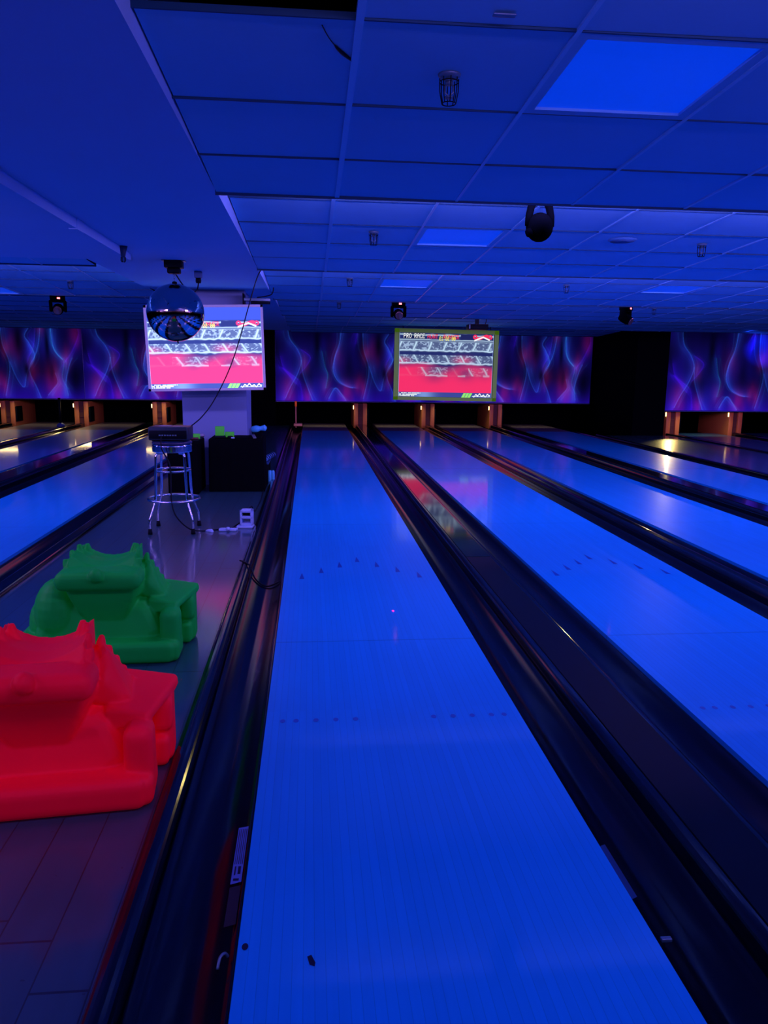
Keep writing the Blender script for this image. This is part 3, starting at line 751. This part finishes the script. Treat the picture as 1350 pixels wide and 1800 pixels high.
tag(MB().tube([(-.055, 0, .014), (.055, 0, .014)], .013, 10).build('tape_roll', mat('maroon_tape', (.05, .01, .02), .5), None, (-1.12, 8.76, .605)), 'dark red tube at the front of the black box', 'tube')
tag(MB().ell((0, 0, .02), (.04, .03, .02)).build('mouse', mat('pink_grey', (.14, .25, .4), .5), None, (-1.075, 9.10, .605)), 'pale rounded mouse behind the small green box', 'mouse')
wl = thing('wood_strip', (-.475, 9.11, .605), 'wooden strip lying on the right side of the table top', 'wooden strip', rz=.12)
MB().rbox(-.018, .018, -.19, .19, 0, .018, .003).build('strip', mat('grey_wood', (.05, .12, .16), .6), wl)
lp = thing('work_lamp', (-.49, 9.75, .0), 'pale blue bulb shaped lamp standing on a black case behind the table', 'lamp')
MB().lathe([(.012, -.1), (.036, -.08), (.044, -.03), (.036, .0), (.026, .02), (.034, .06), (.038, .08), (.014, .10)], seg=20, M=Matrix.Translation((.03, 0, .655)) @ Matrix.Rotation(PI/2-.12, 4, 'Y')).build('bulb', M_PALE, lp)
MB().rbox(-.02, .06, -.2, .4, 0, .605, .01).build('case', M_BLACK, lp)
rl = thing('cable_reel', (-.365, 9.72, .30), 'blue and black striped hose roll on a shelf right of the table', 'hose roll', rz=-.05)
MB().tube([(.0, -.28, 0), (.05, .30, 0)], .036, 16).build('roll', mat('pale_blue_hose', (.03, .22, .55), .45), rl)
for k in range(5):
    y = -.24+k*.105; MB().tube([(.0+.05*(y+.28)/.58, y, 0), (.0+.05*(y+.33)/.58, y+.045, 0)], .0375, 16).build('black_band', M_BLKPL, rl)
sh = thing('side_shelf', (-.345, 9.72, 0), 'low dark blue shelf carrying the striped hose roll', 'shelf')
MB().box(-.06, .02, -.3, .36, .245, .262).build('board', mat('shelf_blue', (.01, .08, .22), .5), sh)
MB().box(-.05, .01, .30, .34, 0.0, .245).build('leg', M_BLKPL, sh)
MB().box(-.05, .01, -.29, -.25, 0.0, .245).build('leg', M_BLKPL, sh)
for k, (dx, lab) in enumerate(((-.325, 'pale blue canister under the shelf, nearer the table'), (-.285, 'pale blue canister under the shelf, nearer the lane'))):
    tag(MB().lathe([(.019, 0), (.021, .004), (.021, .13), (.016, .145)], seg=18).build('canister', M_PALE, None, (dx, 9.62, .0)), lab, 'canister', 'pale blue canisters under the shelf')

# ------------------------------------------------------------------ moving head lights
def moving_head(loc, label, tilt=.2, facing=0.0):
    t = thing('moving_head_light', loc, label, 'stage light', 'moving head lights on the ceiling', facing)
    MB().rbox(-.085, .085, -.06, .06, -.062, 0, .008).box(-.03, .03, -.03, .03, -.01, .11).build('base', M_STAGE, t)
    MB().rbox(-.0, .034, -.064, -.059, -.048, -.028, .002).build('indicator', M_LED, t)
    MB().rbox(-.10, -.065, -.045, .045, -.20, -.065, .014).rbox(.065, .10, -.045, .045, -.20, -.065, .014).rbox(-.10, .10, -.045, .045, -.085, -.062, .01).build('yoke', M_STAGE, t)
    Mh = Matrix.Translation((0, 0, -.165)) @ Matrix.Rotation(tilt, 4, 'X')
    h = MB().lathe([(.03, -.085), (.055, -.075), (.064, -.03), (.064, .04), (.05, .085), (.02, .095)], seg=24, M=Mh @ Matrix.Rotation(PI/2, 4, 'X')).build('head', M_STAGE, t)
    MB().lathe([(.05, .0), (.05, .008), (.042, .010)], seg=24, M=Mh @ Matrix.Translation((0, -.088, 0)) @ Matrix.Rotation(PI/2, 4, 'X')).build('lens', mat('lens_glass', (.02, .03, .04), .1, spec=.8), h)
    return t
moving_head((-2.92, 10.16, 2.255), 'black moving head light with red indicator over the left lanes', .25, .2)
moving_head((1.325, 10.16, 2.268), 'black moving head light with red indicator left of the green framed screen', .25)
moving_head((4.36, 10.16, 2.268), 'black moving head light with red indicator above the third lane, seen side on', .5, .75)
bg = thing('moving_head_light', (1.412, 4.22, 2.372), 'black moving head light nearest the camera, hanging upside down without indicator', 'stage light', 'moving head lights on the ceiling', .1)
MB().rbox(-.08, .08, -.05, .05, -.05, 0.0, .008).build('base', M_STAGE, bg)
yk = MB()
for s in (-1, 1): yk.tube([(s*.025, 0, -.06), (s*.05, 0, -.10), (s*.062, 0, -.15), (s*.066, 0, -.20)], [.020, .02, .019, .016], 10)
yk.tube([(-.035, 0, -.055), (.035, 0, -.055)], .02, 10).build('yoke', M_STAGE, bg)
hd_ = MB().ell((0, 0, -.205), (.072, .072, .075)).build('head', M_STAGE, bg)
MB().lathe([(.022, 0), (.022, .02), (.018, .026)], seg=16, M=Matrix.Translation((-.058, -.03, -.235)) @ Matrix.Rotation(-PI/2-.4, 4, 'Y')).build('knob', M_STAGE, hd_)

# projector hanging near the far screen
p2 = thing('ceiling_projector', (3.01, 13.2, 0), 'black projector hanging from the ceiling above the green framed screen', 'projector')
MB().rbox(-.16, .17, -.14, .14, 2.075, 2.165, .01).build('body', M_BLKPL, p2)
MB().box(-.03, .03, -.03, .03, 2.165, 2.30).box(-.07, .07, -.07, .07, 2.275, 2.30).build('mount', M_BLKPL, p2)
MB().box(-.16, -.145, -.15, -.14, 2.085, 2.155).build('vent', M_STEEL, p2)
cable('projector_drop_cable', [(3.13, 13.1, 2.165), (3.145, 13.1, 2.22), (3.15, 13.1, 2.33)], .007, 'short black cable rising from the ceiling projector')

# ------------------------------------------------------------------ sprinklers, detectors, ceiling bits
def sprinkler(x, y, z, label):
    t = thing('sprinkler', (x, y, z), label, 'sprinkler', 'caged ceiling sprinklers')
    MB().lathe([(.020, -.012), (.034, -.006), (.036, 0)], seg=20).build('escutcheon', M_STEEL, t)
    MB().lathe([(.013, -.03), (.013, -.012)], seg=10).tube([(-.012, 0, -.03), (-.013, 0, -.052), (0, 0, -.064)], .003, 5).tube([(.012, 0, -.03), (.013, 0, -.052), (0, 0, -.064)], .003, 5).lathe([(.014, -.068), (.014, -.065)], seg=12).build('head', M_STEEL, t)
    cg = MB()
    for k in range(8):
        a = 2*PI*k/8; cg.tube([(.030*math.cos(a), .030*math.sin(a), -.012), (.029*math.cos(a), .029*math.sin(a), -.05), (.022*math.cos(a), .022*math.sin(a), -.084)], .0017, 5)
    cg.ring((0, 0, -.022), .030, .0017, 24, 5).ring((0, 0, -.084), .022, .0017, 24, 5).build('cage', M_BLKPL, t)
    return t
s0_ = sprinkler(.624, 2.57, cz(2.57)+.006, 'caged sprinkler on the tile nearest the camera, left of the big light panel')
for x, y, lab in ((.62, 5.44, 'caged sprinkler left of the middle distance light panel'), (2.99, 5.53, 'caged sprinkler at the right beyond the round vent'), (.60, 8.26, 'tiny sprinkler left of the far light panel'),
                  (2.95, 8.39, 'tiny sprinkler left of the right hand light panel'), (-2.38, 8.87, 'tiny sprinkler above the left moving head light'), (5.25, 11.28, 'tiny sprinkler right of the right moving head light'), (.60, 11.3, 'tiny sprinkler above the murals left of the red indicator')):
    dup(s0_, (x, y, cz(y)+.004), lab)
cs = thing('cone_sprinkler', (-1.17, 6.02, 2.27), 'cone shaped sprinkler guard on the left ceiling strip', 'sprinkler')
MB().lathe([(.014, -.075), (.020, -.05), (.034, 0)], seg=20).build('cone', mat('cone_grey', (.008, .04, .09), .5), cs)
cg = MB()
for k in range(6):
    a = PI*k/3; cg.tube([(.015*math.cos(a), .015*math.sin(a), -.075), (.017*math.cos(a), .017*math.sin(a), -.10), (.010*math.cos(a), .010*math.sin(a), -.112)], .0025, 5)
cg.build('cage', M_BLKPL, cs)
vt = thing('round_vent', (2.37, 5.46, cz(5.46)+.005), 'flat round ceiling speaker grille right of the near moving head', 'ceiling speaker')
MB().lathe([(.085, -.012), (.10, -.004), (.10, 0)], seg=32).build('rim', mat('rim_grey', (.03, .22, .5), .6), vt)
MB().lathe([(.02, -.014), (.083, -.013)], seg=32).build('grille', mat('grille_grey', (.015, .1, .28), .6), vt)
sd = thing('smoke_detector', (3.18, 7.2, cz(7.2)+.004), 'small round smoke detector on a tile above the third lane', 'smoke detector')
MB().lathe([(.03, -.04), (.045, -.03), (.055, -.012), (.06, 0)], seg=24).build('body', mat('detector_grey', (.025, .16, .4), .5), sd)
tag(MB().rbox(-.03, .03, -.01, .01, -.004, 0, .001).build('ceiling_clip', M_STEEL, None, (.70, 2.18, cz(2.18)+.003)), 'tiny flat metal clip on the tile above the nearest sprinkler', 'clip')
tag(MB().tube(spline([(.225, 2.29, cz(2.29)+.003), (.245, 2.36, cz(2.36)+.003), (.275, 2.43, cz(2.43)+.003), (.318, 2.50, cz(2.5)+.003)], 5), [.0015]*9+[.004, .005, .006, .006, .005, .004, .003], 5).build('tile_crack', M_BLKPL), 'dark jagged crack across a ceiling tile at the top', 'crack')

# ------------------------------------------------------------------ stickers on the gutter edges
def sticker(x0, y0, y1, wd, lab, mt, z=-.0215):
    return tag(MB().add([(x0, y0, z), (x0+wd, y0+.01, z), (x0+wd, y1, z), (x0, y1-.008, z)], [(0, 1, 2, 3)]).build('sticker', mt), lab, 'sticker')

# ------------------------------------------------------------------ pin deck fittings
kb = None
for x, y, lab in ((-6.97, 19.12, 'brown wooden kickback at the far left under the mural'), (-5.28, 19.12, 'brown wooden kickback below the seam of the left murals'), (-3.45, 19.12, 'brown wooden kickback just left of the pillar'),
                  (1.42, 19.12, 'brown wooden kickback between the middle lane and the lane to its right'), (3.11, 19.12, 'brown wooden kickback below the green framed screen'), (4.83, 19.12, 'brown wooden kickback right of the green framed screen'), (8.44, 16.95, 'brown wooden kickback beside the black block on the right'), (9.94, 16.95, 'brown wooden kickback at the right edge of the picture')):
    if kb is None:
        kb = thing('kickback', (x, y, 0), lab, 'kickback', 'wooden kickbacks between the pin decks')
        MB().rbox(-.16, -.06, 0, 1.4, -.06, .55, .004).rbox(.06, .16, 0, 1.4, -.06, .55, .004).build('side_board', M_WOOD, kb)
        MB().box(-.06, .06, .05, .08, -.06, .55).box(-.05, .05, .03, .05, .18, .20).box(-.05, .05, .03, .05, .32, .34).build('front_board', M_DWOOD, kb)
        MB().rbox(.165, .20, .02, .4, .06, .42, .008).build('side_cover', M_BLKPL, kb)
        MB().box(-.185, -.17, .0, .02, .41, .50).build('lamp_tube', M_WARM, kb)
    else: dup(kb, (x, y, 0), lab)

# red pole at the head of the kerb
po = thing('marker_post', (-.16, 18.5, 0), 'little orange topped post at the far end of the left gutter', 'post')
MB().tube([(0, 0, .0), (0, 0, .5)], .016, 8).build('pole', mat('post_cream', (.6, .4, .25), .5), po)
MB().tube([(0, 0, .5), (0, 0, .62)], .024, 8).build('top', mat('post_orange', (.9, .15, .03), .5, emit=(1, .15, .03), strength=.15), po)
MB().rbox(-.05, .15, -.12, .12, .04, .10, .01).build('foot', mat('post_yellow', (.7, .55, .25), .5), po)
mp = thing('black_stand', (-5.55, 18.4, 0), 'thin black stand with a blue foot on the left lanes', 'stand')
MB().tube([(0, 0, .06), (0, 0, .66)], .03, 8).build('pole', M_BLKPL, mp)
MB().lathe([(.09, 0), (.09, .05), (.04, .09)], seg=16).build('foot', mat('foot_blue', (.02, .06, .3), .5), mp)

# ------------------------------------------------------------------ dinosaur ball ramps
def ramp_mesh():
    m_ = MB()
    # base slab
    m_.rbox(-.44, .34, -.29, .30, 0, .105, .03, 3)
    m_.rbox(.20, .362, -.27, -.08, 0, .10, .028, 3)
    # body core and belly
    m_.hull([(-.36, -.20, .06), (.30, -.20, .06), (.33, .22, .06), (-.38, .24, .06), (-.28, -.14, .28), (.20, -.14, .27), (.24, .18, .30), (-.28, .2, .34)], .04)
    m_.hull([(-.16, -.17, .30), (.17, -.17, .30), (.17, .16, .28), (-.18, .16, .3), (-.15, -.10, .42), (.17, -.08, .44), (.19, .10, .42), (-.15, .12, .40)], .02)
    # chest that tapers downwards
    m_.hull([(-.175, -.222, .385), (.165, -.222, .385), (.185, -.08, .385), (-.185, -.08, .385), (-.075, -.155, .16), (.085, -.155, .16), (.12, -.05, .15), (-.11, -.05, .15), (-.14, -.20, .29), (.135, -.20, .29)], .014)
    # lip bar
    m_.rbox(-.205, .195, -.275, -.10, .362, .455, .042, 4)
    # nose knob
    m_.ell((-.005, -.272, .445), (.032, .04, .035)); m_.rbox(-.03, .028, -.30, -.22, .415, .462, .015)
    # saddle
    n = 24; vs_ = []; fs = []
    for iy, y in enumerate((-.16, -.10, -.02, .07, .13)):
        for i in range(n+1):
            t = -1+2*i/n; x = -.005+t*.158
            zc = .428+.062*abs(t)**2.2+(.012 if iy in (1, 2) else 0)-(.02 if iy == 0 else 0)+.006*iy
            vs_.append((x*(1-.02*iy), y, zc))
    ns = n+1
    for iy in range(4):
        for i in range(n): a = iy*ns+i; fs.append((a, a+1, a+ns+1, a+ns))
    o = len(vs_); vs_ += [(x, y, .34) for x, y, z in vs_]
    for iy in range(4):
        for i in range(n): a = o+iy*ns+i; fs.append((a, a+ns, a+ns+1, a+1))
    for i in range(n): fs.append((i, o+i, o+i+1, i+1)); a = 4*ns+i; fs.append((a, a+1, o+a+1, o+a))
    for iy in range(4):
        a = iy*ns; fs.append((a, a+ns, o+a+ns, o+a)); a = iy*ns+n; fs.append((a, o+a, o+a+ns, a+ns))
    m_.add(vs_, fs)
    # fingers each side
    for s in (-1, 1):
        for k, (y, z, xo) in enumerate(((-.125, .490, .172), (-.06, .520, .156), (.01, .534, .138), (.075, .522, .116))):
            x = -.005+s*xo
            m_.tube([(x-s*.045, y-.01, .40), (x-s*.014, y-.004, .45), (x, y+.002, z-.022), (x+s*.002, y+.004, z)], [.026, .023, .0165, .011], 10)
    # right flank: neck falling to the tail plate, with small scales
    m_.hull([(.13, -.10, .30), (.20, -.10, .36), (.205, -.04, .455), (.17, .06, .46), (.12, .10, .42), (.30, -.08, .24), (.28, .12, .27), (.14, .16, .25)], .018)
    for k in range(5):
        t = k/4; c = (.178+.085*t, .04+.05*t, .478-.17*t); m_.hull([(c[0]-.022, c[1]-.02, c[2]-.03), (c[0]+.012, c[1]-.02, c[2]-.035), (c[0]-.02, c[1]+.02, c[2]-.03), (c[0]+.012, c[1]+.02, c[2]-.035), (c[0]+.010, c[1], c[2]+.008), (c[0]-.006, c[1], c[2]+.006)], .004)
    # plate
    m_.hull([(.422, .14, .285), (.422, .10, .285), (.345, -.15, .262), (.20, -.12, .285), (.20, .20, .305), (.422, .14, .250), (.422, .10, .250), (.345, -.15, .225), (.20, -.12, .20), (.20, .20, .25)], .010)
    # right limbs
    m_.rbox(.265, .362, -.235, -.09, .05, .25, .042, 4)
    m_.rbox(.325, .408, .02, .15, .0, .27, .03, 3); m_.rbox(.33, .392, -.01, .12, 0, .11, .022, 3); m_.rbox(.33, .408, .0, .13, .12, .25, .03, 3)
    # left limbs
    m_.ell((-.24, -.06, .21), (.115, .14, .17)); m_.ell((-.32, .06, .13), (.095, .16, .135)); m_.rbox(-.41, -.25, -.02, .2, 0, .16, .05, 3)
    # chute falling away towards the lane
    m_.hull([(-.14, .10, .40), (.14, .10, .40), (.12, .44, .10), (-.12, .44, .10), (-.14, .10, .10), (.14, .10, .10), (.12, .44, .02), (-.12, .44, .02)], .012)
    tmp = m_.build('ramp_body', M_RED)
    rm = tmp.modifiers.new('r', 'REMESH'); rm.mode = 'VOXEL'; rm.voxel_size = .0052
    sm = tmp.modifiers.new('s', 'SMOOTH'); sm.factor = .5; sm.iterations = 4
    dg = bpy.context.evaluated_depsgraph_get(); me = bpy.data.meshes.new_from_object(tmp.evaluated_get(dg))
    bpy.data.objects.remove(tmp); me.polygons.foreach_set('use_smooth', [True]*len(me.polygons)); me.materials.clear()
    return me
rmesh = ramp_mesh(); rmesh2 = rmesh.copy()
rmesh.materials.append(M_GREEN); rmesh2.materials.append(M_RED)
for me_, loc, rz, lab in ((rmesh, (-.825, 3.87, 0), .03, 'green plastic dinosaur ball ramp behind the red one on the walkway'),
                          (rmesh2, (-.715, 2.575, 0), .10, 'glowing red plastic dinosaur ball ramp at the front left of the walkway')):
    o = bpy.data.objects.new('ball_ramp', me_); COL.objects.link(o); o.location = loc; o.rotation_euler = (0, 0, rz)
    tag(o, lab, 'ball ramp', 'plastic dinosaur ball ramps')
    if me_ is rmesh2: o.scale = (1, 1, 1.03)

st_ = sticker(-.046, 1.97, 2.25, .030, 'pale ruled sticker in the left gutter beside the middle lane', M_PAPER)
pr = MB()
for k in range(5): pr.box(-.043+k*.0055, -.041+k*.0055, 2.06, 2.235, -.0214, -.0211)
pr.box(-.040, -.036, 2.01, 2.05, -.0214, -.0211).box(-.030, -.022, 2.015, 2.05, -.0214, -.0211).box(-.040, -.024, 1.985, 1.995, -.0214, -.0211)
pr.build('printing', M_DARKINK, st_)
sticker(-.046, 1.80, 1.965, .030, 'dark brown sticker below the pale one in the left gutter', M_BROWNST)
sticker(R+.012, 1.82, 2.07, .020, 'narrow bluish sticker in the right gutter beside the middle lane', mat('dim_sticker', (.008, .05, .16), .5))
tag(MB().tube(spline([(-.045, 1.655, -.02), (-.04, 1.675, -.004), (-.03, 1.69, -.006), (-.024, 1.695, -.02)], 4), .004, 6).build('metal_clip', M_STEEL), 'small metal clip at the near end of the left gutter', 'clip')
tag(MB().rbox(R+.022, R+.050, 1.655, 1.668, -.022, -.012, .002).build('metal_clip', M_STEEL), 'small metal clip at the near end of the right gutter', 'clip')

# ------------------------------------------------------------------ lamps near the pins and the spot on the right mural
for x, pw in ((-6.2, 1.8), (-4.5, 1.8), (-2.9, 1.6), (.6, 2), (2.3, 2.5), (3.9, 2.5), (5.7, 1.5), (9.1, 3.5)):
    area('pin_lamp', (x, 18.98 if x < 8 else 16.7, .58), (0, .15, -1), 1.3, .04, pw, (1, .66, .26), 2.3 if x < -2 else 1.8)
for x, pw in ((-6.97, 2.2), (-5.28, 2.6), (-3.5, 2.2)):
    area('gutter_lamp', (x, 18.9, .59), (0, -.5, -.87), .5, .04, pw, (1, .70, .25), 2.7)
def spot(name, loc, target, power, color, ang, blend=.4):
    d = bpy.data.lights.new(name, 'SPOT'); d.energy = power; d.color = color; d.spot_size = ang; d.spot_blend = blend; d.shadow_soft_size = .02
    o = bpy.data.objects.new(name, d); COL.objects.link(o); o.location = loc
    o.rotation_euler = (Vector(target)-Vector(loc)).to_track_quat('-Z', 'Y').to_euler(); return o
spot('pit_lamp', (8.25, 16.7, .5), (7.25, 14.3, 0), 85, (1, .76, .22), .62, .8)
spot('moving_head_beam', (4.50, 10.31, 2.11), (10.4, 16.8, 1.92), 36000, (.04, .10, 1), .10, .9)
